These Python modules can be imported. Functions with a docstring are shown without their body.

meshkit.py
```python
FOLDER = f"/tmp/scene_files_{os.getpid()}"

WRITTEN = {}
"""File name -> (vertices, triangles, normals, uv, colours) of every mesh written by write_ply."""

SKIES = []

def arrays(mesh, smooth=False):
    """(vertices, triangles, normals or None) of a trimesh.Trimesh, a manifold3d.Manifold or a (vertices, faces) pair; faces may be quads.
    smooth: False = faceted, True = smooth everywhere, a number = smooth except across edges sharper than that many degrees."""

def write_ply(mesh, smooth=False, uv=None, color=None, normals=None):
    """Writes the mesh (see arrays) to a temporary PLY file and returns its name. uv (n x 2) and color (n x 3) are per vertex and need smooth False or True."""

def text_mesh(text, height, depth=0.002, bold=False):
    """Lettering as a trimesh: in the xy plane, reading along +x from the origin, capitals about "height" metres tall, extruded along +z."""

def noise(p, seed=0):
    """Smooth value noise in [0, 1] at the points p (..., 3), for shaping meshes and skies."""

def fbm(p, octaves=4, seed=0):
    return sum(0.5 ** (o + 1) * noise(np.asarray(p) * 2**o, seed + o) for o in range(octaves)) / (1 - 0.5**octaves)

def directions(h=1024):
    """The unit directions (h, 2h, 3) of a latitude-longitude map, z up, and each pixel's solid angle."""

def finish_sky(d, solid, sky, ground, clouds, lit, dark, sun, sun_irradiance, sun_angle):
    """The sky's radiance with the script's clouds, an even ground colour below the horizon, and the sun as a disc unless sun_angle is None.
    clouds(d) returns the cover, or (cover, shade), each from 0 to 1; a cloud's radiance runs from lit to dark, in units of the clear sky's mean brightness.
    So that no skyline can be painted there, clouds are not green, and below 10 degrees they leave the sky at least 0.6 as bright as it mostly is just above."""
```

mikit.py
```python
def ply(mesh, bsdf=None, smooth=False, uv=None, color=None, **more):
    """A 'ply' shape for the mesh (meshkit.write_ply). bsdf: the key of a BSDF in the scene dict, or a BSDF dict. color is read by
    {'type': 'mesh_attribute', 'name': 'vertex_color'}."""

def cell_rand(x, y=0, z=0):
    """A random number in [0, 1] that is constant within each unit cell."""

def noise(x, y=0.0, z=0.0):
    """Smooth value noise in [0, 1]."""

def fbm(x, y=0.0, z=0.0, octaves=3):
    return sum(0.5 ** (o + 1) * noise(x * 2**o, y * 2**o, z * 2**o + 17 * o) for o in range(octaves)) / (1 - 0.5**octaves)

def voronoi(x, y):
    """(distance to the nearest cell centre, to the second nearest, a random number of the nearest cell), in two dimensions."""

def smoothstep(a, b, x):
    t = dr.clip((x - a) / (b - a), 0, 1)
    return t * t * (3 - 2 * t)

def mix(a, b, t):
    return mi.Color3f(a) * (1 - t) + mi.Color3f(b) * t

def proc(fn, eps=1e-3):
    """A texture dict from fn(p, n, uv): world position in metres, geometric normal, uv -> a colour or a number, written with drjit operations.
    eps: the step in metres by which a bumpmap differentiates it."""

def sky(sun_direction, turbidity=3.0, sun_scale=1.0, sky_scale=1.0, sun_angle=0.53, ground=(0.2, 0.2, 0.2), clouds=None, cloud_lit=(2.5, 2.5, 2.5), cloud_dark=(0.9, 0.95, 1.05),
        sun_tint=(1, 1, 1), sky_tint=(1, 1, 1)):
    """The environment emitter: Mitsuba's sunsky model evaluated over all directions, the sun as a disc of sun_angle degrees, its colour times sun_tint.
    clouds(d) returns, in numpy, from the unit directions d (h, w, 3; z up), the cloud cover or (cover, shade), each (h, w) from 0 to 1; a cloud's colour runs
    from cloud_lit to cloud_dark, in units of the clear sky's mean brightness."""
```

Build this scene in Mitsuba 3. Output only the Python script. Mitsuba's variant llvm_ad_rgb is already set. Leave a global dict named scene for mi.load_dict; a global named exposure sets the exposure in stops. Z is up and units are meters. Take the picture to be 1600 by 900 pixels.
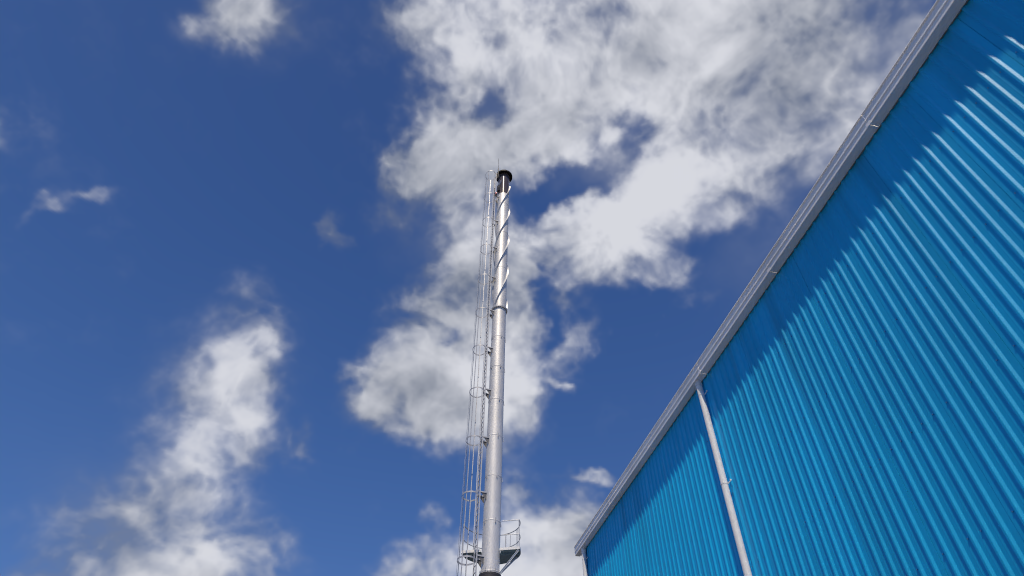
import math, random
import numpy as np, trimesh
import mitsuba as mi
import drjit as dr
import mikit, meshkit
from shapely.geometry import Polygon

T = mi.ScalarTransform4f
scene, labels = {}, {}
random.seed(4)
RNG = np.random.default_rng(11)
rad, deg = math.radians, math.degrees

# ---------------------------------------------------------------- camera
CAM = np.array([0.0, 0.0, 1.6])
PITCH, ROLL, FOV = 46.399, 0.872, 79.25
fwd = np.array([0, math.cos(rad(PITCH)), math.sin(rad(PITCH))])
side = np.array([1.0, 0, 0])
up0 = np.cross(side, fwd)
up = up0 * math.cos(rad(ROLL)) - side * math.sin(rad(ROLL))
scene['camera'] = {'type': 'perspective', 'fov': FOV, 'fov_axis': 'x', 'near_clip': 0.05, 'far_clip': 3000.0,
                   'to_world': T().look_at(origin=CAM.tolist(), target=(CAM + fwd).tolist(), up=up.tolist())}

# ---------------------------------------------------------------- sky, sun, exposure
exposure = 1.4
SUN_EL, SUN_AZ = 62.0, 7.0            # the sun stands high behind the viewer, a little to the left
SUN = [-math.sin(rad(SUN_AZ)) * math.cos(rad(SUN_EL)), -math.cos(rad(SUN_AZ)) * math.cos(rad(SUN_EL)), math.sin(rad(SUN_EL))]

# clouds: soft masses at (azimuth, elevation, half width, half height, turn, strength), degrees; azimuth to the right of the view
MASSES = [
    (14.8, 68.3, np.float64(10.85), np.float64(5.54), 166, 1.0), (33.3, 63.1, np.float64(6.75), np.float64(6.06), 94, 1.0), (-11.1, 69.5, np.float64(4.61), np.float64(2.99), -168, 0.9), (-17.8, 67.2, np.float64(2.05), np.float64(1.93), 81, 0.55),
    (-13.1, 64.6, np.float64(2.79), np.float64(2.63), -152, 0.45), (-6.1, 65.6, np.float64(3.91), np.float64(3.69), -167, 0.5), (5.8, 63.6, np.float64(6.21), np.float64(4.05), 175, 0.8), (19.2, 62.5, np.float64(6.08), np.float64(3.74), 162, 0.75),
    (-12.3, 61.1, np.float64(3.29), np.float64(2.26), 99, 0.7), (-15.0, 56.4, np.float64(2.86), np.float64(2.49), -162, 1.0), (-17.3, 56.7, np.float64(1.7), np.float64(1.35), -161, 0.6), (-7.0, 55.8, np.float64(2.92), np.float64(2.87), -152, 0.8),
    (-9.9, 58.8, np.float64(2.88), np.float64(2.8), -150, 0.7), (-11.3, 54.3, np.float64(2.9), np.float64(2.3), -168, 0.5), (-0.4, 58.7, np.float64(3.48), np.float64(2.38), -179, 0.9), (6.5, 60.0, np.float64(4.0), np.float64(2.25), -171, 0.7),
    (27.3, 57.0, np.float64(4.8), np.float64(3.3), 53, 1.0), (21.0, 53.6, np.float64(3.88), np.float64(2.56), 41, 1.0), (16.3, 51.3, np.float64(3.43), np.float64(3.17), 162, 1.0), (17.9, 49.0, np.float64(1.59), np.float64(1.5), 161, 0.6),
    (12.7, 51.7, np.float64(3.47), np.float64(2.61), 170, 0.75), (8.2, 53.6, np.float64(2.04), np.float64(1.86), 171, 0.6), (10.4, 49.6, np.float64(3.5), np.float64(2.05), 173, 0.35), (34.4, 59.3, np.float64(4.69), np.float64(3.08), 70, 0.8),
    (29.1, 54.2, np.float64(3.84), np.float64(2.92), 74, 0.45), (-4.0, 62.8, np.float64(1.75), np.float64(1.7), 132, -0.72), (-16.1, 66.4, np.float64(1.34), np.float64(1.2), 94, -0.35), (9.3, 56.8, np.float64(2.54), np.float64(1.48), 173, -0.95),
    (20.3, 59.0, np.float64(2.33), np.float64(0.99), 86, -0.75), (15.1, 55.3, np.float64(2.4), np.float64(1.03), 168, -0.75), (15.5, 57.8, np.float64(2.27), np.float64(1.34), 167, -0.42), (3.9, 54.9, np.float64(2.33), np.float64(1.05), -163, -0.4),
    (-7.3, 62.6, np.float64(1.13), np.float64(0.98), -170, -0.4), (5.4, 55.2, np.float64(2.04), np.float64(1.27), 176, -0.5), (1.3, 54.1, np.float64(2.06), np.float64(1.86), 179, 0.35), (2.7, 51.1, np.float64(3.54), np.float64(2.94), 178, 0.55),
    (-0.1, 48.8, np.float64(3.26), np.float64(2.96), -179, 0.75), (-7.3, 49.1, np.float64(2.07), np.float64(2.06), -117, 0.75), (-5.6, 46.2, np.float64(3.25), np.float64(2.96), -175, 0.9), (-1.6, 44.6, np.float64(4.15), np.float64(3.26), 92, 0.9),
    (1.7, 46.4, np.float64(2.96), np.float64(1.78), 90, 0.5), (-10.6, 41.9, np.float64(2.7), np.float64(2.43), 128, 0.9), (-6.1, 40.8, np.float64(4.71), np.float64(4.67), 143, 1.0), (-12.6, 37.3, np.float64(2.54), np.float64(2.36), 139, 0.95),
    (-9.1, 36.4, np.float64(4.14), np.float64(2.52), -174, 1.0), (-4.5, 35.7, np.float64(4.06), np.float64(2.86), -177, 0.95), (-12.9, 34.1, np.float64(2.25), np.float64(1.9), -177, 0.6), (-0.6, 39.9, np.float64(4.1), np.float64(2.06), 101, 0.55),
    (-8.1, 33.5, np.float64(3.44), np.float64(1.45), 170, 0.45), (-9.0, 41.8, np.float64(1.05), np.float64(0.82), -174, -0.55), (-17.9, 37.1, np.float64(1.02), np.float64(0.88), 147, 0.4), (-12.8, 49.4, np.float64(2.9), np.float64(2.34), -168, -0.3),
    (3.4, 46.7, np.float64(1.54), np.float64(0.95), 88, -0.55), (6.2, 44.9, np.float64(1.41), np.float64(1.18), 177, 0.95), (7.5, 41.5, np.float64(1.65), np.float64(1.28), -149, 0.78), (5.3, 39.7, np.float64(1.29), np.float64(1.28), -151, 0.5),
    (4.1, 43.4, np.float64(3.54), np.float64(0.59), 98, -0.45), (-24.0, 48.8, np.float64(1.35), np.float64(0.89), 126, 0.55), (-23.9, 47.5, np.float64(1.25), np.float64(0.99), 106, 0.55), (-16.9, 50.9, np.float64(1.74), np.float64(1.7), -106, 0.4),
    (22.0, 46.2, np.float64(1.79), np.float64(1.47), -150, 0.75), (17.1, 46.4, np.float64(2.61), np.float64(1.16), 168, 0.4), (8.3, 29.9, np.float64(2.24), np.float64(0.49), 172, 0.9), (0.3, 28.5, np.float64(0.9), np.float64(0.86), -179, 0.75),
    (-6.4, 25.6, np.float64(1.16), np.float64(0.75), 120, 0.6), (-20.6, 30.4, np.float64(1.31), np.float64(0.91), 135, 0.6), (5.2, 37.1, np.float64(0.81), np.float64(0.47), 128, 0.5), (0.2, 37.0, np.float64(1.39), np.float64(0.94), 91, 0.75),
    (18.6, 42.1, np.float64(0.8), np.float64(0.45), 77, 0.4), (23.7, 43.3, np.float64(1.63), np.float64(0.79), 164, 0.3), (12.0, 46.5, np.float64(2.9), np.float64(1.76), 172, 0.35), (-3.1, 52.8, np.float64(2.94), np.float64(2.34), -176, 0.5),
    (-5.8, 51.5, np.float64(2.35), np.float64(1.47), -174, 0.3), (13.7, 57.5, np.float64(2.86), np.float64(2.25), 167, 0.35), (20.3, 55.4, np.float64(1.69), np.float64(1.12), 78, 0.2), (3.7, 25.7, np.float64(3.21), np.float64(2.49), -179, 1.0),
    (5.7, 23.4, np.float64(3.01), np.float64(2.59), 80, 0.9), (0.4, 23.9, np.float64(3.04), np.float64(2.74), 91, 0.8), (2.7, 21.4, np.float64(5.9), np.float64(1.95), 180, 1.0), (-8.0, 21.6, np.float64(2.69), np.float64(1.6), -161, 1.0),
    (-4.3, 22.0, np.float64(3.76), np.float64(1.38), -178, 0.9), (8.4, 26.3, np.float64(1.66), np.float64(1.55), -164, 0.3), (30.3, 49.7, np.float64(2.21), np.float64(1.57), 72, 0.25), (46.1, 60.6, np.float64(5.47), np.float64(4.59), 81, 0.8),
    (50.4, 56.6, np.float64(5.26), np.float64(4.46), 103, 0.6), (42.5, 52.8, np.float64(4.2), np.float64(3.71), 86, 0.55), (51.5, 51.4, np.float64(3.4), np.float64(2.52), 66, 0.35), (35.7, 51.7, np.float64(2.68), np.float64(2.01), 70, 0.4),
    (59.4, 54.2, np.float64(2.82), np.float64(2.23), 77, 0.3), (-49.1, 61.7, np.float64(2.88), np.float64(2.08), -123, 0.75), (-50.6, 58.9, np.float64(1.88), np.float64(1.36), -122, 0.45), (-29.2, 38.0, np.float64(3.25), np.float64(2.03), 104, 0.55),
    (-29.1, 33.0, np.float64(3.2), np.float64(2.88), 130, 0.7), (-30.4, 28.3, np.float64(3.09), np.float64(2.68), 135, 0.6), (-25.9, 30.0, np.float64(2.62), np.float64(1.95), 116, 0.45), (-30.9, 22.7, np.float64(4.18), np.float64(2.56), 167, 0.75),
    (-32.5, 19.2, np.float64(3.4), np.float64(2.02), 175, 0.7), (-25.6, 21.0, np.float64(3.79), np.float64(3.09), 167, 0.85), (-21.5, 21.2, np.float64(2.41), np.float64(1.86), 121, 0.5), (-27.8, 17.0, np.float64(7.17), np.float64(2.1), -172, 0.9),
    (-35.6, 16.0, np.float64(2.56), np.float64(1.16), -172, 0.4), (-50.9, 39.8, np.float64(1.21), np.float64(0.44), -116, 0.4), (-49.1, 42.7, np.float64(1.0), np.float64(0.42), -128, 0.3), (49.9, 41.7, np.float64(1.19), np.float64(0.57), 142, 0.35),
    (-65.7, 35.4, np.float64(6.53), np.float64(3.34), -123, 0.9), (60.1, 26.1, np.float64(7.01), np.float64(5.56), 148, 0.9), (-71.7, 84.8, np.float64(11.4), np.float64(4.57), -107, 0.9), (121.0, 77.6, np.float64(11.05), np.float64(3.83), -123, 0.7),
]


def unit(az, el):
    a, e = np.radians(az), np.radians(el)
    return np.stack([np.sin(a) * np.cos(e), np.cos(a) * np.cos(e), np.sin(e)], -1)


def masses(d, rows):
    total = np.zeros(d.shape[:-1])
    for az, el, w, h, turn, s in rows:
        c = unit(az, el)
        r = np.array([math.cos(rad(az)), -math.sin(rad(az)), 0.0])
        u = np.cross(r, c)
        k = np.maximum(d @ c, 1e-3)
        x, y = np.degrees(d @ r / k), np.degrees(d @ u / k)
        ct, st = math.cos(rad(turn)), math.sin(rad(turn))
        q = ((x * ct + y * st) / w) ** 2 + ((-x * st + y * ct) / h) ** 2
        total += np.where(d @ c > 0.05, s * np.exp(-q * 0.8), 0)
    return total


SUN_TINT = (0.99, 1.0, 1.01)
SKY_TINT, CLOUD_LIT, CLOUD_DARK = (0.61, 0.78, 1.10), (3.18, 3.24, 3.50), (0.88, 1.02, 1.34)
PIPE = (18.20, 9.66)
CHIM = (-0.78, 27.99)
PLAT_Z, PLAT_ROT = CAM[2] + 12.05, 12.0
ROD_TOP, LAMP_Z = CAM[2] + 44.3, CAM[2] + 39.1

VEILS = [
    (-30.0, 31.1, np.float64(5.4), np.float64(3.48), 88, 0.3), (-30.1, 22.0, np.float64(5.12), np.float64(2.97), 168, 0.3), (45.1, 55.4, np.float64(7.07), np.float64(5.55), 71, 0.35), (30.7, 44.2, np.float64(3.31), np.float64(3.08), 73, 0.12),
    (-47.2, 61.3, np.float64(2.89), np.float64(1.86), -129, 0.2), (15.8, 57.2, np.float64(3.41), np.float64(2.25), 166, 0.28), (-4.2, 62.5, np.float64(3.41), np.float64(2.73), -175, 0.2), (-9.3, 50.1, np.float64(3.51), np.float64(2.35), -172, 0.15),
]


def puffs(p):
    """layered cloud noise, about zero in the mean and one in spread"""
    a = meshkit.fbm(p * 1.25, 2, seed=1) - 0.5
    b = meshkit.fbm(p * 3.1 + 1.7, 2, seed=3) - 0.5
    c = 0.45 - np.abs(2 * meshkit.fbm(p * 6.1 + 4.1, 2, seed=4) - 1)
    e = meshkit.fbm(p * 13.0 + 2.2, 3, seed=9) - 0.5
    return 2.3 * a + 2.5 * b + 0.75 * c + 0.9 * e


def clouds(d):
    """cumulus broken up by layered noise, and thin veils"""
    p = d * 7.0
    q = np.stack([meshkit.fbm(p * 1.3 + k * 9.7, 2, seed=20 + k) for k in range(3)], -1) - 0.5
    q2 = np.stack([meshkit.fbm(p * 4.3 + k * 5.1, 4, seed=40 + k) for k in range(3)], -1) - 0.5
    n = puffs(p + 0.35 * q + 0.10 * q2)
    dm = d + 0.040 * q + 0.060 * q2
    dm /= np.linalg.norm(dm, axis=-1, keepdims=True)
    m = masses(dm, [r for r in MASSES if r[5] > 0])
    gaps = masses(dm, [r for r in MASSES if r[5] < 0])
    m = np.clip(1.22 * (1 - np.exp(-1.05 * m)) + 0.85 * gaps, -1, 1.1)
    x = m + 0.33 * n * np.clip(0.30 + 1.2 * m, 0.12, 1)
    t = np.clip((x - 0.04) / 1.16, 0, 1)
    cover = (t * t * (3 - 2 * t)) ** 1.1
    # relief: the same noise a little nearer to the sun
    s = np.asarray(SUN) - d * (d @ np.asarray(SUN))[..., None]
    rel = puffs((d + 0.035 * s) * 7.0 + 0.35 * q + 0.10 * q2) - n
    low = meshkit.fbm(d * 5.0 + 5.1, 3, seed=33) - 0.5
    shade = np.clip(0.30 + 0.20 * rel + 2.2 * low - 0.05 * n + 0.55 * (1 - cover) ** 1.5, 0, 1)
    veil = np.clip(masses(dm, VEILS) * (0.70 + 0.6 * meshkit.fbm(d * 6.1, 4, seed=5)), 0, 0.8)
    total = 1 - (1 - cover) * (1 - veil)
    return total, (shade * cover + (0.45 * shade + 0.42) * veil * (1 - cover)) / np.maximum(total, 1e-4)



scene['sky_light'] = mikit.sky(SUN, turbidity=3.0, sun_angle=1.1, sun_tint=SUN_TINT, sky_tint=SKY_TINT, ground=(0.09, 0.09, 0.085),
                               clouds=clouds, cloud_lit=CLOUD_LIT, cloud_dark=CLOUD_DARK)

# ---------------------------------------------------------------- materials
fbm, noise, smoothstep, mix, cell_rand = mikit.fbm, mikit.noise, mikit.smoothstep, mikit.mix, mikit.cell_rand


def bsdf(name, **d):
    scene[name] = {'type': 'twosided', 'bsdf': {'type': 'principled', **d}}
    return name


def rgb(*c):
    return {'type': 'rgb', 'value': list(map(float, c))}


def aluminium(p, n, uv):
    streak = fbm(p.x * 5, p.y * 5, p.z * 0.3, 2)
    blotch = fbm(p.x * 2.1 + 7, p.y * 2.1, p.z * 1.3, 3)
    sheet = cell_rand(dr.floor(p.z / 2.3 + 0.13), 3, 1)
    v = 0.66 + 0.06 * (streak - 0.5) + 0.10 * (blotch - 0.5) + 0.06 * (sheet - 0.5)
    return mi.Color3f(v * 0.985, v, v * 0.995)


def aluminium_rough(p, n, uv):
    return 0.48 + 0.12 * fbm(p.x * 3, p.y * 3, p.z * 0.9, 3)


def blue_paint(p, n, uv):
    dust = fbm(p.x * 1.3, p.y * 1.3, p.z * 0.6, 3)
    run = fbm(p.x * 4, p.y * 4, p.z * 0.2, 2)
    along = p.x * float(E_AX[0]) + p.y * float(E_AX[1])
    sheet = cell_rand(dr.floor((along - 11.105) / 1.042), 5, 2)
    streak = smoothstep(0.56, 0.85, fbm(along * 3.1, p.z * 0.12, 4.0, 3)) * smoothstep(6.0, 10.2, p.z)
    k = 0.86 + 0.18 * dust + 0.10 * (run - 0.5) + 0.11 * (sheet - 0.5) - 0.20 * streak
    return mi.Color3f(BLUE[0], BLUE[1], BLUE[2]) * k + mi.Color3f(0.006) * smoothstep(0.55, 0.8, run)


def white_paint(p, n, uv):
    dirt = fbm(p.x * 1.6, p.y * 1.6, p.z * 1.6, 3)
    run = fbm(p.x * 4, p.y * 4, p.z * 0.5, 2)
    k = 0.82 - 0.14 * smoothstep(0.42, 0.8, dirt) - 0.07 * smoothstep(0.5, 0.8, run)
    return mi.Color3f(k * 0.99, k * 1.0, k * 0.97)


def white_coat(p, n, uv):
    dirt = fbm(p.x * 1.1, p.y * 1.1, p.z * 1.1, 3)
    k = 0.93 - 0.10 * smoothstep(0.42, 0.8, dirt)
    return mi.Color3f(k, k * 0.975, k * 0.92)


def galvanised(p, n, uv):
    k = 0.46 + 0.12 * (fbm(p.x * 2, p.y * 2, p.z * 2, 2) - 0.5)
    return mi.Color3f(k * 0.96, k, k * 1.06)


def tarnished(p, n, uv):
    k = fbm(p.x * 4, p.y * 4, p.z * 1.2, 3)
    return mix((0.060, 0.046, 0.044), (0.11, 0.085, 0.08), k)


def asphalt(p, n, uv):
    k = 0.9 + 0.35 * (fbm(p.x * 0.6, p.y * 0.6, 0, 4) - 0.5) + 0.2 * (noise(p.x * 9, p.y * 9) - 0.5)
    return mi.Color3f(0.085, 0.083, 0.080) * k


E_AX = (math.sin(rad(-11.68)), math.cos(rad(-11.68)))
BLUE = (0.003, 0.445, 0.82)
bsdf('aluminium_sheet', base_color=mikit.proc(aluminium), metallic=0.40, roughness=mikit.proc(aluminium_rough), specular=0.5)
bsdf('polished_steel', base_color=mikit.proc(tarnished), metallic=0.0, roughness=0.17, specular=0.6)
bsdf('grey_steel', base_color=mikit.proc(galvanised), metallic=0.25, roughness=0.5)
bsdf('white_steel', base_color=mikit.proc(white_paint), metallic=0.0, roughness=0.38)
bsdf('white_sheet', base_color=mikit.proc(white_coat), metallic=0.0, roughness=0.42)
bsdf('dark_steel', base_color=rgb(0.05, 0.05, 0.055), metallic=0.3, roughness=0.55)
bsdf('shade_toned_steel', base_color=rgb(0.13, 0.135, 0.145), metallic=0.2, roughness=0.6)  # darker steel for the gussets, their shade put into the colour
bsdf('soot', base_color=rgb(0.008, 0.008, 0.010), metallic=0.0, roughness=0.6, specular=0.2)
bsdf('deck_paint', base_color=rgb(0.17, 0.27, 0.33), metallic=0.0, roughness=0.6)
bsdf('blue_sheet', base_color=mikit.proc(blue_paint), metallic=0.0, roughness=0.48, specular=0.4)
bsdf('screw_metal', base_color=rgb(0.10, 0.32, 0.52), metallic=0.2, roughness=0.4)
bsdf('red_lens', base_color=rgb(0.40, 0.03, 0.05), metallic=0.0, roughness=0.2)
bsdf('asphalt', base_color=mikit.proc(asphalt), metallic=0.0, roughness=0.9)
bsdf('concrete_block', base_color=rgb(0.3, 0.29, 0.27), roughness=0.9)
bsdf('roof_sheet', base_color=rgb(0.45, 0.47, 0.49), metallic=0.2, roughness=0.5)


# ---------------------------------------------------------------- mesh helpers
def numbered(key):
    if key not in scene and key not in labels and not any(k.startswith(key + '__') for k in scene):
        return key
    i = 1
    while f'{key}_{i:03d}' in scene or any(k.startswith(f'{key}_{i:03d}__') for k in scene):
        i += 1
    return f'{key}_{i:03d}'


def part(parent, name, mesh, material, smooth=False, label=None, kind=None):
    key = numbered(f'{parent}__{name}' if parent else name)
    scene[key] = mikit.ply(mesh, material, smooth=smooth)
    if label or kind:
        labels[key] = {}
        if label:
            labels[key]['label'] = label
        if kind:
            labels[key]['kind'] = kind
    return key


def thing(key, label, category, group=None):
    labels[key] = {'label': label, 'category': category}
    if group:
        labels[key]['group'] = group
    return key


def join(*m):
    return trimesh.util.concatenate([x for x in m if x is not None])


def bar(a, b, w, t=None, upv=(0, 0, 1)):
    """a straight bar of rectangular section w x t (t measured along upv)"""
    a, b = np.asarray(a, float), np.asarray(b, float)
    t = w if t is None else t
    L = np.linalg.norm(b - a)
    z = (b - a) / L
    x = np.cross(upv, z)
    if np.linalg.norm(x) < 1e-6:
        x = np.cross((1, 0, 0), z)
    x /= np.linalg.norm(x)
    y = np.cross(z, x)
    m = trimesh.creation.box(extents=(w, t, L))
    M = np.eye(4)
    M[:3, 0], M[:3, 1], M[:3, 2], M[:3, 3] = x, y, z, (a + b) / 2
    m.apply_transform(M)
    return m


def tube(pts, r, sides=8, closed=False):
    """a round bar through the points"""
    p = np.asarray(pts, float)
    n = len(p)
    V, F = [], []
    for i in range(n):
        t = p[(i + 1) % n] - p[i - 1] if closed else p[min(i + 1, n - 1)] - p[max(i - 1, 0)]
        t /= np.linalg.norm(t)
        x = np.cross(t, (0, 0, 1.0))
        if np.linalg.norm(x) < 0.05:
            x = np.cross(t, (0, 1.0, 0))
        x /= np.linalg.norm(x)
        y = np.cross(x, t)
        for k in range(sides):
            a = 2 * math.pi * k / sides
            V.append(p[i] + r * (math.cos(a) * x + math.sin(a) * y))
    for i in range(n if closed else n - 1):
        j = (i + 1) % n
        for k in range(sides):
            l = (k + 1) % sides
            F += [[i * sides + k, i * sides + l, j * sides + l], [i * sides + k, j * sides + l, j * sides + k]]
    if not closed:
        V += [p[0], p[-1]]
        for k in range(sides):
            l = (k + 1) % sides
            F += [[n * sides, k, l][::-1] if False else [n * sides, l, k], [n * sides + 1, (n - 1) * sides + k, (n - 1) * sides + l]]
    m = trimesh.Trimesh(V, F, process=False)
    m.fix_normals()
    return m


def strip(pts, normals, w, t):
    """a flat bar of height w (along z) and thickness t swept along points with horizontal normals"""
    p, nn = np.asarray(pts, float), np.asarray(normals, float)
    V, F = [], []
    z = np.array([0, 0, w / 2])
    for a, b in zip(p, nn):
        V += [a - z - b * t / 2, a - z + b * t / 2, a + z + b * t / 2, a + z - b * t / 2]
    for i in range(len(p) - 1):
        for k in range(4):
            l = (k + 1) % 4
            F += [[4 * i + k, 4 * i + l, 4 * i + 4 + l], [4 * i + k, 4 * i + 4 + l, 4 * i + 4 + k]]
    e = 4 * (len(p) - 1)
    F += [[0, 2, 1], [0, 3, 2], [e, e + 1, e + 2], [e, e + 2, e + 3]]
    m = trimesh.Trimesh(V, F, process=False)
    m.fix_normals()
    return m


def lathe(profile, centre, n=64):
    """closed profile of (radius, z) turned about the vertical through centre"""
    m = trimesh.creation.revolve(np.array(list(profile) + [profile[0]]), sections=n)
    m.apply_translation(centre)
    return m


def box(lo, hi):
    lo, hi = np.asarray(lo, float), np.asarray(hi, float)
    m = trimesh.creation.box(extents=hi - lo)
    m.apply_translation((lo + hi) / 2)
    return m


# ---------------------------------------------------------------- ground
g = 1500.0
m = trimesh.Trimesh([[-g, -g, 0], [g, -g, 0], [g, g, 0], [-g, g, 0]], [[0, 1, 2], [0, 2, 3]])
scene['ground'] = mikit.ply(m, 'asphalt')
labels['ground'] = {'label': 'dark asphalt yard under the chimney and beside the blue hall', 'kind': 'structure'}

# ---------------------------------------------------------------- the blue hall (wall frame: s along the wall, n into the hall)
EAZ = rad(-11.68)
E = np.array([math.sin(EAZ), math.cos(EAZ), 0.0])
N = np.array([math.cos(EAZ), -math.sin(EAZ), 0.0])
D = 6.25
ZC = CAM[2]


def w(s, n, z):
    """wall frame -> world; n from the flats of the cladding, z above the ground"""
    return E * s + N * (D + n) + np.array([0, 0, z])


def wall_mesh(m):
    m = m.copy()
    v = np.asarray(m.vertices)
    m.vertices = v[:, :1] * E + (D + v[:, 1:2]) * N + v[:, 2:] * np.array([0, 0, 1.0])
    m.invert()  # (s, n, z) is a left-handed frame
    return m


WTOP = ZC + 8.365
S0, S1 = -7.645, 18.34
hall = thing('hall', 'bright blue hall clad in ribbed metal sheet with a white box gutter under the sky', 'building')


def prism(poly, z0, z1):
    q = trimesh.creation.extrude_polygon(Polygon(poly), z1 - z0, engine='earcut')
    q.apply_translation([0, 0, z0])
    return wall_mesh(q)


NB = 16.0
plan = [(S0 + 0.05, 0.05), (S1 - 0.03, 0.05), (S1 - 0.03, NB), (S0 + 0.05, NB)]
wall = part(hall, 'wall', prism(plan, 0.02, WTOP - 0.01), 'blue_sheet')

# ribbed sheets, each 1.042 m wide with five trapezoid ribs, the first rib of each lapping over its neighbour
RIB_H = 0.022
LAP, SHEET = 11.105, 1.042
rib_at = [0.123 + 0.199 * k for k in range(5)]


def sheet_profile(s_lo, s_hi):
    pts = [(s_lo, 0.0)]
    c0 = math.floor((s_lo - LAP) / SHEET) - 1
    ribs = [LAP + SHEET * (c0 + j) + r for j in range(4) for r in rib_at]
    for c in ribs:
        prof = [(-0.044, 0), (-0.038, -0.003), (-0.017, -RIB_H + 0.003), (-0.011, -RIB_H), (0.011, -RIB_H), (0.015, -RIB_H + 0.003), (0.030, -0.003), (0.036, 0)]
        if c - 0.04 > s_lo and c + 0.04 < s_hi:
            pts += [(c + a, b) for a, b in prof]
            mid = c + 0.0995
            if mid + 0.03 < s_hi and mid - 0.03 > s_lo:   # the faint stiffening swage of each flat
                pts += [(mid - 0.009, 0), (mid, -0.0016), (mid + 0.009, 0)]
    pts.append((s_hi, 0.0))
    return pts


def extrude_profile(pts, z0, z1, t=0.004, dn=0.0):
    a = np.array(pts)
    n = len(a)
    V = []
    for z in (z0, z1):
        V += [(s, q + dn, z) for s, q in a] + [(s, q + dn + t, z) for s, q in a]
    F = []
    for i in range(n - 1):
        F += [[i, i + 1, 2 * n + i + 1], [i, 2 * n + i + 1, 2 * n + i]]
        j = n + i
        F += [[j, 2 * n + j + 1, j + 1], [j, 2 * n + j, 2 * n + j + 1]]
        F += [[i, j + 1, i + 1], [i, j, j + 1], [2 * n + i, 2 * n + i + 1, 2 * n + j + 1], [2 * n + i, 2 * n + j + 1, 2 * n + j]]
    F += [[0, 2 * n, 3 * n], [0, 3 * n, n], [n - 1, 2 * n - 1, 4 * n - 1], [n - 1, 4 * n - 1, 3 * n - 1]]
    m = trimesh.Trimesh(V, F, process=False)
    m = wall_mesh(m)
    m.fix_normals()
    return m


edges = [LAP + SHEET * j for j in range(-19, 8)]
edges = [S0] + [e for e in edges if S0 + 0.1 < e < S1 - 0.1] + [S1]
for j, (a, b) in enumerate(zip(edges[:-1], edges[1:])):
    # alternate sheets stand a few millimetres proud, as lapped sheets do
    part(wall, 'cladding_sheet', extrude_profile(sheet_profile(a, b - 0.004), 0.05, WTOP - 0.004, dn=-0.003 * (j % 2) - 0.004 - 0.001 * RNG.random()), 'blue_sheet')

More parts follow.
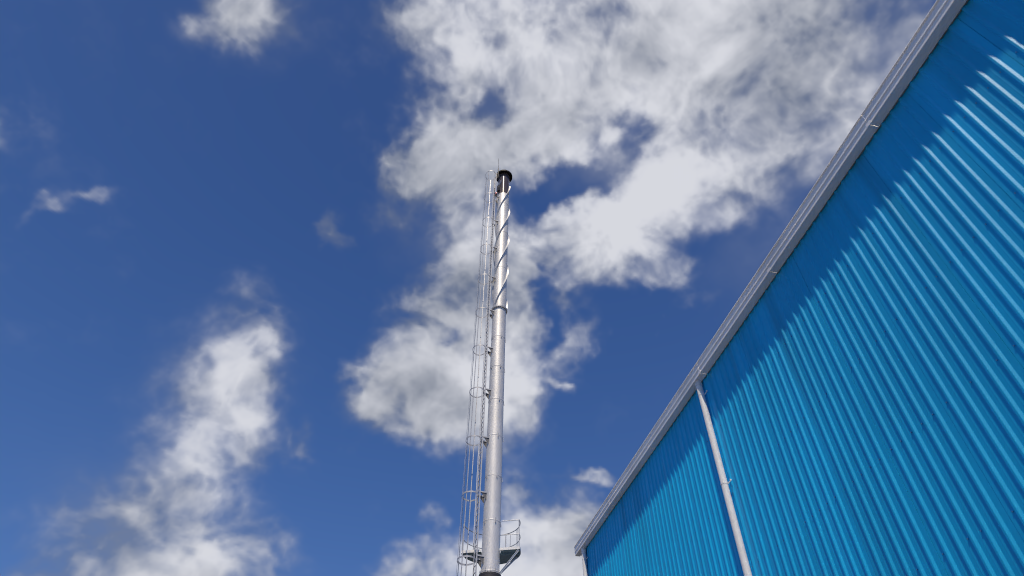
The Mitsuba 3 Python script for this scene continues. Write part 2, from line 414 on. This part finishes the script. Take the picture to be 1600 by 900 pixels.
screws = []
for z in np.arange(0.6, WTOP - 0.5, 1.35):
    for j in range(-19, 8):
        for k in range(5):
            s = LAP + SHEET * j + rib_at[k] + 0.052
            if S0 + 0.1 < s < S1 - 0.1 and RNG.random() < 0.9:
                c = trimesh.creation.cylinder(radius=0.009, height=0.009, sections=6)
                c.apply_transform(trimesh.transformations.rotation_matrix(math.pi / 2, [1, 0, 0]))
                c.apply_translation([s, -0.013, z])
                screws.append(c)
part(wall, 'screws', wall_mesh(join(*screws)), 'screw_metal', kind='stuff')
# folded corner trims at both ends of the wall
part(hall, 'corner_trim', wall_mesh(join(box((S1 - 0.10, -0.034, 0.05), (S1 + 0.012, -0.030, WTOP - 0.01)), box((S1 + 0.008, -0.030, 0.05), (S1 + 0.012, 0.10, WTOP - 0.01)))), 'blue_sheet')
part(hall, 'corner_trim', wall_mesh(join(box((S0 - 0.012, -0.034, 0.05), (S0 + 0.07, -0.030, WTOP - 0.01)), box((S0 - 0.012, -0.030, 0.05), (S0 - 0.008, 0.04, WTOP - 0.01)))), 'blue_sheet')
# roof: a low monopitch behind the gutter
ov = 0.42
rp = [(S0 - ov, -0.02), (S1 + ov, -0.02), (S1 + ov, NB + 0.3), (S0 - ov, NB + 0.3)]
rm = trimesh.creation.extrude_polygon(Polygon(rp), 0.12, engine='earcut')
rv = np.asarray(rm.vertices).copy()
rv[:, 2] += WTOP + 0.004 + 0.06 * rv[:, 1]
rm.vertices = rv
part(hall, 'roof', wall_mesh(rm), 'roof_sheet')

# box gutter: folded section with a rolled lip and a stiffening fold in its face
GB, GT, GN = ZC + 8.352, ZC + 8.64, -0.19
sec = [(-0.034, GB), (GN + 0.006, GB), (GN, GB + 0.006), (GN, GB + 0.096), (GN - 0.014, GB + 0.118), (GN - 0.002, GB + 0.124),
       (GN - 0.002, GT - 0.034), (GN - 0.022, GT - 0.012), (GN - 0.020, GT), (GN + 0.012, GT), (GN + 0.014, GT - 0.012), (GN + 0.004, GT - 0.02),
       (GN + 0.004, GB + 0.012), (-0.042, GB + 0.012), (-0.042, GT - 0.05), (-0.034, GT - 0.05)]
G0, G1 = S0 - 0.46, 18.80
joints = [G0, -5.65, -2.65, 0.35, 3.35, 6.35, 9.35, 12.35, 15.35, G1]
for a, b in zip(joints[:-1], joints[1:]):
    q = trimesh.creation.extrude_polygon(Polygon(sec), b - a - 0.006, engine='earcut')
    v = np.asarray(q.vertices)
    jig = RNG.uniform(-0.002, 0.002)
    q.vertices = np.c_[v[:, 2] + a, v[:, 0] + jig, v[:, 1] + jig]
    q = wall_mesh(q)
    q.fix_normals()
    part(hall, 'gutter', q, 'white_sheet')
for a in joints[1:-1]:
    part(hall, 'gutter_joint', wall_mesh(box((a - 0.05, GN - 0.006, GB - 0.004), (a + 0.05, GN - 0.0035, GB + 0.095))), 'white_sheet')
part(hall, 'gutter_end', wall_mesh(box((G0 - 0.004, GN + 0.003, GB + 0.003), (G0 + 0.002, -0.036, GT - 0.004))), 'white_sheet')
part(hall, 'gutter_end', wall_mesh(box((G1 - 0.002, GN + 0.003, GB + 0.003), (G1 + 0.004, -0.036, GT - 0.03))), 'white_sheet')

# downpipes
for k, (s, lab) in enumerate([(PIPE[0], 'white downpipe at the far corner of the hall, its top in shade'), (PIPE[1], 'white downpipe in the middle of the wall, sunlit below its shaded top'), (2 * PIPE[1] - PIPE[0], None)]):
    zc = GB - 0.001
    c = w(s, -0.094, 0)
    pipe = tube([c + [0, 0, zc], c + [0, 0, zc - 0.3], c + [0, 0, 4], c + [0, 0, 0.25]], 0.066, 28)
    key = part(hall, 'downpipe', pipe, 'white_steel', smooth=40, label=lab)
    part(key, 'outlet', lathe([(0.068, zc - 0.10), (0.073, zc - 0.10), (0.073, zc), (0.068, zc)], c, 28), 'white_steel', smooth=40)
    for zz in (zc - 0.34, zc - 2.4, zc - 4.6, zc - 6.8):
        ring = lathe([(0.0675, zz - 0.015), (0.071, zz - 0.015), (0.071, zz + 0.015), (0.0675, zz + 0.015)], c, 28)
        arm = wall_mesh(join(box((s - 0.19, -0.045, zz - 0.012), (s - 0.05, -0.039, zz + 0.012)), box((s - 0.19, -0.075, zz - 0.012), (s - 0.184, -0.045, zz + 0.012))))
        part(key, 'bracket', join(ring, arm), 'white_steel', smooth=40)

# ---------------------------------------------------------------- the chimney
CX, CY = CHIM
C = np.array([CX, CY, 0.0])
R0 = 0.414
chimney = thing('chimney', 'tall round silvery metal chimney stack with spiral fins near its dark capped top', 'chimney')


def R(z):
    """every sheet length laps over the one below it, so that the stack gains a little width upwards"""
    return R0 * (1 + 0.055 * np.clip((z - 17.0) / 26.0, 0, 1))


def at(theta, r, z):
    return C + np.array([r * math.cos(theta), r * math.sin(theta), z])


LOW = [ZC + 11.06 + 2.292 * k for k in range(8)]             # bottom flange ... seam below the upper flange
FL = ZC + 27.28
seams_low = LOW[:-1] + [FL]
down = [ZC + 11.06 - 2.292 * k for k in range(1, 6)][::-1]
down = [0.35] + [z for z in down if z > 0.9]
seams = down + seams_low
top = [FL, ZC + 31.02, ZC + 34.82, ZC + 38.3, ZC + 39.62]


def shell(z0, z1, mat, bead=True):
    r0 = float(R((z0 + z1) / 2))
    prof = [(r0 - 0.03, z0), (r0 + 0.006, z0), (r0 + 0.009, z0 + 0.008), (r0 + 0.009, z0 + 0.030), (r0 + 0.003, z0 + 0.04), (r0, z0 + 0.05), (r0, z1 - 0.004), (r0 - 0.03, z1 - 0.004)]
    if not bead:
        prof = [(r0 - 0.03, z0), (r0, z0), (r0, z1), (r0 - 0.03, z1)]
    return part(chimney, 'shell', lathe(prof, C, 96), mat, smooth=30)


CLIPS = [rad(270 - 47 + 72 * k) for k in range(5)]
for z0, z1 in zip(seams[:-1], seams[1:]):
    key = shell(z0, z1, 'aluminium_sheet')
    if z0 in LOW[1:] or z0 < ZC + 9:
        r0 = float(R((z0 + z1) / 2))
        for th in CLIPS:
            a = np.array([math.cos(th), math.sin(th), 0])
            tvec = np.array([-a[1], a[0], 0])
            q = at(th, r0 + 0.016, z0)
            clip = join(bar(q + [0, 0, -0.11], q + [0, 0, 0.13], 0.040, 0.012, upv=a), bar(q + a * 0.012 + [0, 0, -0.12], q + a * 0.012 + [0, 0, -0.055], 0.05, 0.03, upv=a))
            part(key, 'clip', clip, 'grey_steel')
for z0, z1 in zip(top[:-1], top[1:]):
    shell(z0, z1, 'aluminium_sheet')
zt0, zt1 = ZC + 39.62, ZC + 42.52
k = shell(zt0, zt1, 'polished_steel', bead=False)
labels[k] = {'label': 'bare brown steel top length of the chimney with a thin bright glint'}
RT = float(R(zt0))


def flange(z, ro, t, r_in, mat, nb, name='flange'):
    key = part(chimney, name, lathe([(r_in, z - t), (ro - 0.004, z - t), (ro, z - t + 0.004), (ro, z - 0.003), (ro - 0.003, z), (r_in, z)], C, 72), mat, smooth=30)
    k2 = part(chimney, name, lathe([(r_in, z + 0.004), (ro - 0.003, z + 0.004), (ro, z + 0.008), (ro, z + t), (ro - 0.004, z + t + 0.004), (r_in, z + t + 0.004)], C, 72), mat, smooth=30)
    for i in range(nb):
        th = 2 * math.pi * (i + 0.3) / nb
        rr = (ro + r_in) / 2 + 0.012
        b = trimesh.creation.cylinder(radius=0.011, height=2 * t + 0.10, sections=8)
        b.apply_translation(at(th, rr, z))
        h1 = trimesh.creation.cylinder(radius=0.020, height=0.022, sections=6)
        h1.apply_translation(at(th, rr, z - t - 0.012))
        h2 = h1.copy()
        h2.apply_translation([0, 0, 2 * t + 0.027])
        part(key, 'bolt', join(b, h1, h2), 'grey_steel')
    return key


flange(FL, float(R(FL)) * 1.20, 0.062, float(R(FL)) + 0.0095, 'grey_steel', 24)
flange(LOW[0] - 0.19, R0 * 1.20, 0.10, R0 + 0.0095, 'dark_steel', 20)
for i in range(12):                                            # stiffeners that stand on the lower flange
    th = 2 * math.pi * (i + 0.1) / 12
    a = np.array([math.cos(th), math.sin(th), 0])
    q = at(th, R0 + 0.032, LOW[0] - 0.14)
    part(chimney, 'stiffener', bar(q + [0, 0, 0.05], q + [0, 0, 0.26], 0.020, 0.045, upv=a), 'grey_steel')
# dark cap
zc = ZC + 42.40
RC = 0.67
cap = part(chimney, 'cap', lathe([(RT + 0.001, zc), (RC - 0.03, zc), (RC - 0.022, zc - 0.09), (RC, zc - 0.09), (RC, zc + 0.04), (RC - 0.02, zc + 0.055), (RT + 0.001, zc + 0.16)], C, 72), 'soot', smooth=30,
           label='black flat ring cap around the chimney mouth')
for i in range(10):                                             # ribs under the cap
    th = 2 * math.pi * (i + 0.5) / 10
    a = np.array([math.cos(th), math.sin(th), 0])
    tri = trimesh.creation.extrude_polygon(Polygon([(0.002, 0), (RC - RT - 0.035, 0), (RC - RT - 0.035, -0.02), (0.002, -0.13)]), 0.012, engine='earcut')
    M = np.eye(4)
    M[:3, 0], M[:3, 1], M[:3, 2] = a, (0, 0, 1), np.cross(a, (0, 0, 1))
    M[:3, 3] = at(th, RT, zc - 0.002)
    tri.apply_transform(M)
    part(cap, 'rib', tri, 'soot')
part(chimney, 'base_plate', lathe([(0.30, 0.30), (0.75, 0.30), (0.75, 0.35), (0.30, 0.35)], C, 48), 'grey_steel', smooth=30)
part(chimney, 'foundation', box((CX - 1.3, CY - 1.3, 0.01), (CX + 1.3, CY + 1.3, 0.30)), 'concrete_block')

# three spiral fins
PITCHZ = 10.0
zs0, zs1 = FL + 0.10, ZC + 41.25
for k in range(3):
    zz = np.linspace(zs0, zs1, 150)
    V, F = [], []
    for z in zz:
        th = 2 * math.pi * ((z - (ZC + 37.66)) / PITCHZ + k / 3)
        wv = 0.12 * min(1, (z - zs0) / 0.05 + 0.4)
        r0 = float(R(z))
        for r, dz in ((r0 - 0.012, -0.017), (r0 + wv, -0.015), (r0 + wv, 0.015), (r0 - 0.012, 0.017)):
            V.append(at(th, r, z + dz))
    for i in range(len(zz) - 1):
        for j in range(4):
            l = (j + 1) % 4
            F += [[4 * i + j, 4 * i + 4 + l, 4 * i + l], [4 * i + j, 4 * i + 4 + j, 4 * i + 4 + l]]
    e = 4 * (len(zz) - 1)
    F += [[0, 1, 2], [0, 2, 3], [e, e + 2, e + 1], [e, e + 3, e + 2]]
    m = trimesh.Trimesh(V, F, process=False)
    m.fix_normals()
    part(chimney, 'spiral_fin', m, 'aluminium_sheet')

# ---------------------------------------------------------------- caged ladder on the left of the stack
BETA = rad(17)
U = np.array([-math.cos(BETA), -math.sin(BETA), 0])            # outwards from the stack
Vv = np.array([-math.sin(BETA), math.cos(BETA), 0])           # across the ladder, away from the viewer
UP = np.array([0, 0, 1.0])


def lad(r, x, z):
    return C + U * r + Vv * x + UP * z


RL, HW, DEP, HWC = 0.70, 0.21, 0.82, 0.47
LBOT, LTOP = 2.2, ZC + 42.3
ladder = thing('caged_ladder', 'long galvanised access ladder with safety cage running up the left side of the chimney', 'ladder')
for s in (-1, 1):
    part(ladder, 'stile', bar(lad(RL, s * HW, LBOT - 1.8), lad(RL, s * HW, LTOP), 0.012, 0.062, upv=U), 'grey_steel')
nr = int((LTOP - LBOT) / 0.30)
for i in range(nr):
    z = LBOT - 1.6 + 0.30 * i
    if z < LTOP - 0.1:
        part(ladder, 'rung', tube([lad(RL, -HW + 0.006, z), lad(RL, HW - 0.006, z)], 0.017, 8), 'grey_steel')
HOOPS = [ZC + 11.5 + 3.06 * k for k in range(-3, 11)]


def cage_curve():
    """half outline of the cage: from the near stile round to the far one, (r, x, normal angle)"""
    out = []
    rc = RL + DEP - HWC
    for t in np.linspace(0, 1, 6)[:-1]:
        out.append((RL + 0.04 + (rc - RL - 0.04) * t, -(HW + 0.012 + (HWC - HW - 0.012) * math.sin(t * math.pi / 2))))
    for a in np.linspace(-90, 90, 25):
        out.append((rc + HWC * math.cos(rad(a)), HWC * math.sin(rad(a))))
    for t in np.linspace(1, 0, 6)[1:]:
        out.append((RL + 0.04 + (rc - RL - 0.04) * t, (HW + 0.012 + (HWC - HW - 0.012) * math.sin(t * math.pi / 2))))
    return np.array(out)


cc = cage_curve()
tang = np.gradient(cc, axis=0)
nrm = np.c_[tang[:, 1], -tang[:, 0]]
nrm /= np.linalg.norm(nrm, axis=1, keepdims=True)
for z in HOOPS:
    if z < 3.0:
        continue
    pts = [lad(r, x, z) for r, x in cc]
    nn = [U * a + Vv * b for a, b in nrm]
    part(ladder, 'hoop', strip(pts, nn, 0.075, 0.010), 'grey_steel')
zb, ztp = [z for z in HOOPS if z >= 3.0][0] - 0.05, HOOPS[-1] + 0.05
BARS = [(-0.30, -HWC), (-0.62, None), (-1, 0), (0.62, None), (0.30, HWC)]
rc = RL + DEP - HWC
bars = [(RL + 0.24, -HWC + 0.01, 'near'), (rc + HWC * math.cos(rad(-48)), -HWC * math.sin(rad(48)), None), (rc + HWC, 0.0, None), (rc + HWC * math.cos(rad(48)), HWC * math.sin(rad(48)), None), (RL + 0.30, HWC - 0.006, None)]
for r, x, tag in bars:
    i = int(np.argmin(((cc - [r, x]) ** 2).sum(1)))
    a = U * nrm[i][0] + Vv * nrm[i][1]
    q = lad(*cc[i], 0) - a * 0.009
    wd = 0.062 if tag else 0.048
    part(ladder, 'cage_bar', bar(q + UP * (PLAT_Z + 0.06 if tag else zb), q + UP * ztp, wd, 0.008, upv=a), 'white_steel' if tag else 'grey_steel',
         label='brightest cage bar, sunlit white put into its colour' if tag else None)  # sunlight on the near bar is painted: white here, grey on the others
for z in [ZC + 11.68 + 3.055 * k for k in range(-3, 11)]:
    if z < 2.5:
        continue
    r0 = float(R(z))
    for s in (-1, 1):
        ms = []
        x = s * HW * 0.93
        rs = math.sqrt(r0 ** 2 - x ** 2)
        ms.append(bar(lad(rs - 0.005, x, z), lad(RL + 0.02, x, z), 0.055, 0.010, upv=UP))
        ms.append(bar(lad(rs - 0.005, x - 0.02, z + 0.03), lad(RL + 0.02, x - 0.02, z + 0.03), 0.008, 0.06, upv=UP))
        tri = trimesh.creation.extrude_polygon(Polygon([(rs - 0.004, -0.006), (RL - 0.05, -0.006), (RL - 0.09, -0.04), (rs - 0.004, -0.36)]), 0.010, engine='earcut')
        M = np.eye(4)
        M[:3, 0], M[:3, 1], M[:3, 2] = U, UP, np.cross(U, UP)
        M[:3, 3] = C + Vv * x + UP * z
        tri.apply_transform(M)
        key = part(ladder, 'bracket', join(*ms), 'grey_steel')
        part(key, 'gusset', tri, 'shade_toned_steel')

# ---------------------------------------------------------------- service platform
PA = rad(PLAT_ROT)
A = np.array([math.cos(PA), -math.sin(PA), 0])                  # along the straight edge, its right end nearer
B = np.array([math.sin(PA), math.cos(PA), 0])                   # away from the viewer
PR, CH = 1.36, -0.12


def pl(a, b, z):
    return C + A * a + B * b + UP * (PLAT_Z + z)


platform = thing('service_platform', 'small half-round railed platform around the chimney low in the view, dark underneath', 'platform')
th = np.linspace(math.asin(CH / PR), math.pi - math.asin(CH / PR), 49)
outer = [(PR * math.cos(t), PR * math.sin(t)) for t in th]
ri = R0 + 0.03
t2 = np.linspace(math.pi - math.asin(CH / ri), math.asin(CH / ri), 25)
inner = [(ri * math.cos(t), ri * math.sin(t)) for t in t2]


def plat_mesh(poly, z0, z1):
    q = trimesh.creation.extrude_polygon(Polygon(poly), z1 - z0, engine='earcut')
    v = np.asarray(q.vertices)
    q.vertices = C + v[:, :1] * A + v[:, 1:2] * B + (v[:, 2:] + PLAT_Z + z0) * UP
    q.fix_normals()
    return q


part(platform, 'deck', plat_mesh(outer + inner, -0.012, 0.0), 'deck_paint', label='dark floor plate seen from below')
pts = [pl(a, b, 0.03) for a, b in outer]
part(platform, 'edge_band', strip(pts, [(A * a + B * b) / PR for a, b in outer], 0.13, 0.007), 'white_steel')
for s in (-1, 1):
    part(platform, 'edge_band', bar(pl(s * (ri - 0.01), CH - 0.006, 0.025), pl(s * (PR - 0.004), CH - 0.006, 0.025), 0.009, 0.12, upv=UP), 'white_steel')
for s, n_ in ((1, 2), (-1, 1)):
    part(platform, 'beam', bar(pl(s * 0.38, 0.20, -0.045), pl(s * 1.28, 0.38, -0.045), 0.05, 0.06, upv=UP), 'deck_paint')
part(platform, 'beam', bar(pl(0.0, ri, -0.045), pl(0.0, PR - 0.02, -0.045), 0.05, 0.06, upv=UP), 'deck_paint')
corner = math.sqrt(PR ** 2 - CH ** 2)
HT, HM = 1.34, 0.67
post_spots = [(corner - 0.03, CH + 0.02), (-corner + 0.03, CH + 0.02)] + [((PR - 0.03) * math.cos(t), (PR - 0.03) * math.sin(t)) for t in (rad(38), rad(72), rad(108), rad(142))] + [(0.92, CH + 0.005)]
for i, (a, b) in enumerate(post_spots):
    h = HM if i == 6 else HT
    part(platform, 'post', tube([pl(a, b, 0.0), pl(a, b, h)], 0.021 if i < 6 else 0.014, 8), 'grey_steel')
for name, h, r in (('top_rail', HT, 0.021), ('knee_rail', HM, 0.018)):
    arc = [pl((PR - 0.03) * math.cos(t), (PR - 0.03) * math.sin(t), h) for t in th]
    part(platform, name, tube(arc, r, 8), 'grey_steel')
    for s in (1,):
        part(platform, name, tube([pl(s * (ri + 0.05), CH + 0.02, h), pl(s * (corner - 0.03), CH + 0.02, h)], r, 8), 'white_steel')  # near rails painted white as lit, the far arc stays grey
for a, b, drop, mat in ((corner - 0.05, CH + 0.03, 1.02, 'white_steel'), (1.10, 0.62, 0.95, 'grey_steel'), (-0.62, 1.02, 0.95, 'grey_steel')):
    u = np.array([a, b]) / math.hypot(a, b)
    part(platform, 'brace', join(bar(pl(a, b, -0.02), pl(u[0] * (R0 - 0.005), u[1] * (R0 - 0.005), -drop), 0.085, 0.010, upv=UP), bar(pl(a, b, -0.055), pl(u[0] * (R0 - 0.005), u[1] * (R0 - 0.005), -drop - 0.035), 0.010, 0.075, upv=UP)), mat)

# ---------------------------------------------------------------- lightning rod and warning lamp near the top
rod = thing('lightning_rod', 'thin dark lightning rod standing up beside the black chimney cap', 'lightning rod')
th = rad(270 - 42)
q = at(th, RC + 0.03, 0)
part(rod, 'needle', tube([q + UP * (zc - 0.7), q + UP * (ROD_TOP - 0.5), q + UP * ROD_TOP], 0.016, 8), 'dark_steel')
part(rod, 'holder', tube([q + UP * (zc - 0.95), q + UP * (zc + 0.42)], 0.034, 10), 'dark_steel')
for z in (zc - 0.75, zc - 0.3):
    part(rod, 'clamp', bar(at(th, RT - 0.01, z), at(th, RC + 0.03, z), 0.05, 0.03, upv=UP), 'dark_steel')
lamp = thing('warning_lamp', 'small red warning lamp on a bracket between ladder and chimney top', 'lamp')
q = lad(RL - 0.02, -HW - 0.14, LAMP_Z)
part(lamp, 'housing', lathe([(0.001, 0), (0.075, 0), (0.075, 0.12), (0.001, 0.12)], q, 20), 'dark_steel', smooth=30)
part(lamp, 'lens', lathe([(0.001, 0.121), (0.085, 0.121), (0.085, 0.26), (0.06, 0.33), (0.001, 0.35)], q, 20), 'red_lens', smooth=40)
part(lamp, 'arm', bar(q + UP * 0.04 + Vv * 0.07, lad(RL - 0.02, -HW, LAMP_Z + 0.04), 0.03, 0.02), 'dark_steel')
box_ = thing('shade_box', 'added dark box in place of a shadow on the brown steel just below the black cap', 'box')  # added box, stands in for the shadow of ladder and fin
th = rad(270 - 52)
a = np.array([math.cos(th), math.sin(th), 0])
q = at(th, RT + 0.055, 0)
part(box_, 'case', bar(q + UP * (ZC + 40.0), q + UP * (ZC + 40.7), 0.24, 0.10, upv=a), 'dark_steel')
part(box_, 'lid', bar(q + a * 0.055 + UP * (ZC + 39.98), q + a * 0.055 + UP * (ZC + 40.72), 0.26, 0.008, upv=a), 'dark_steel')
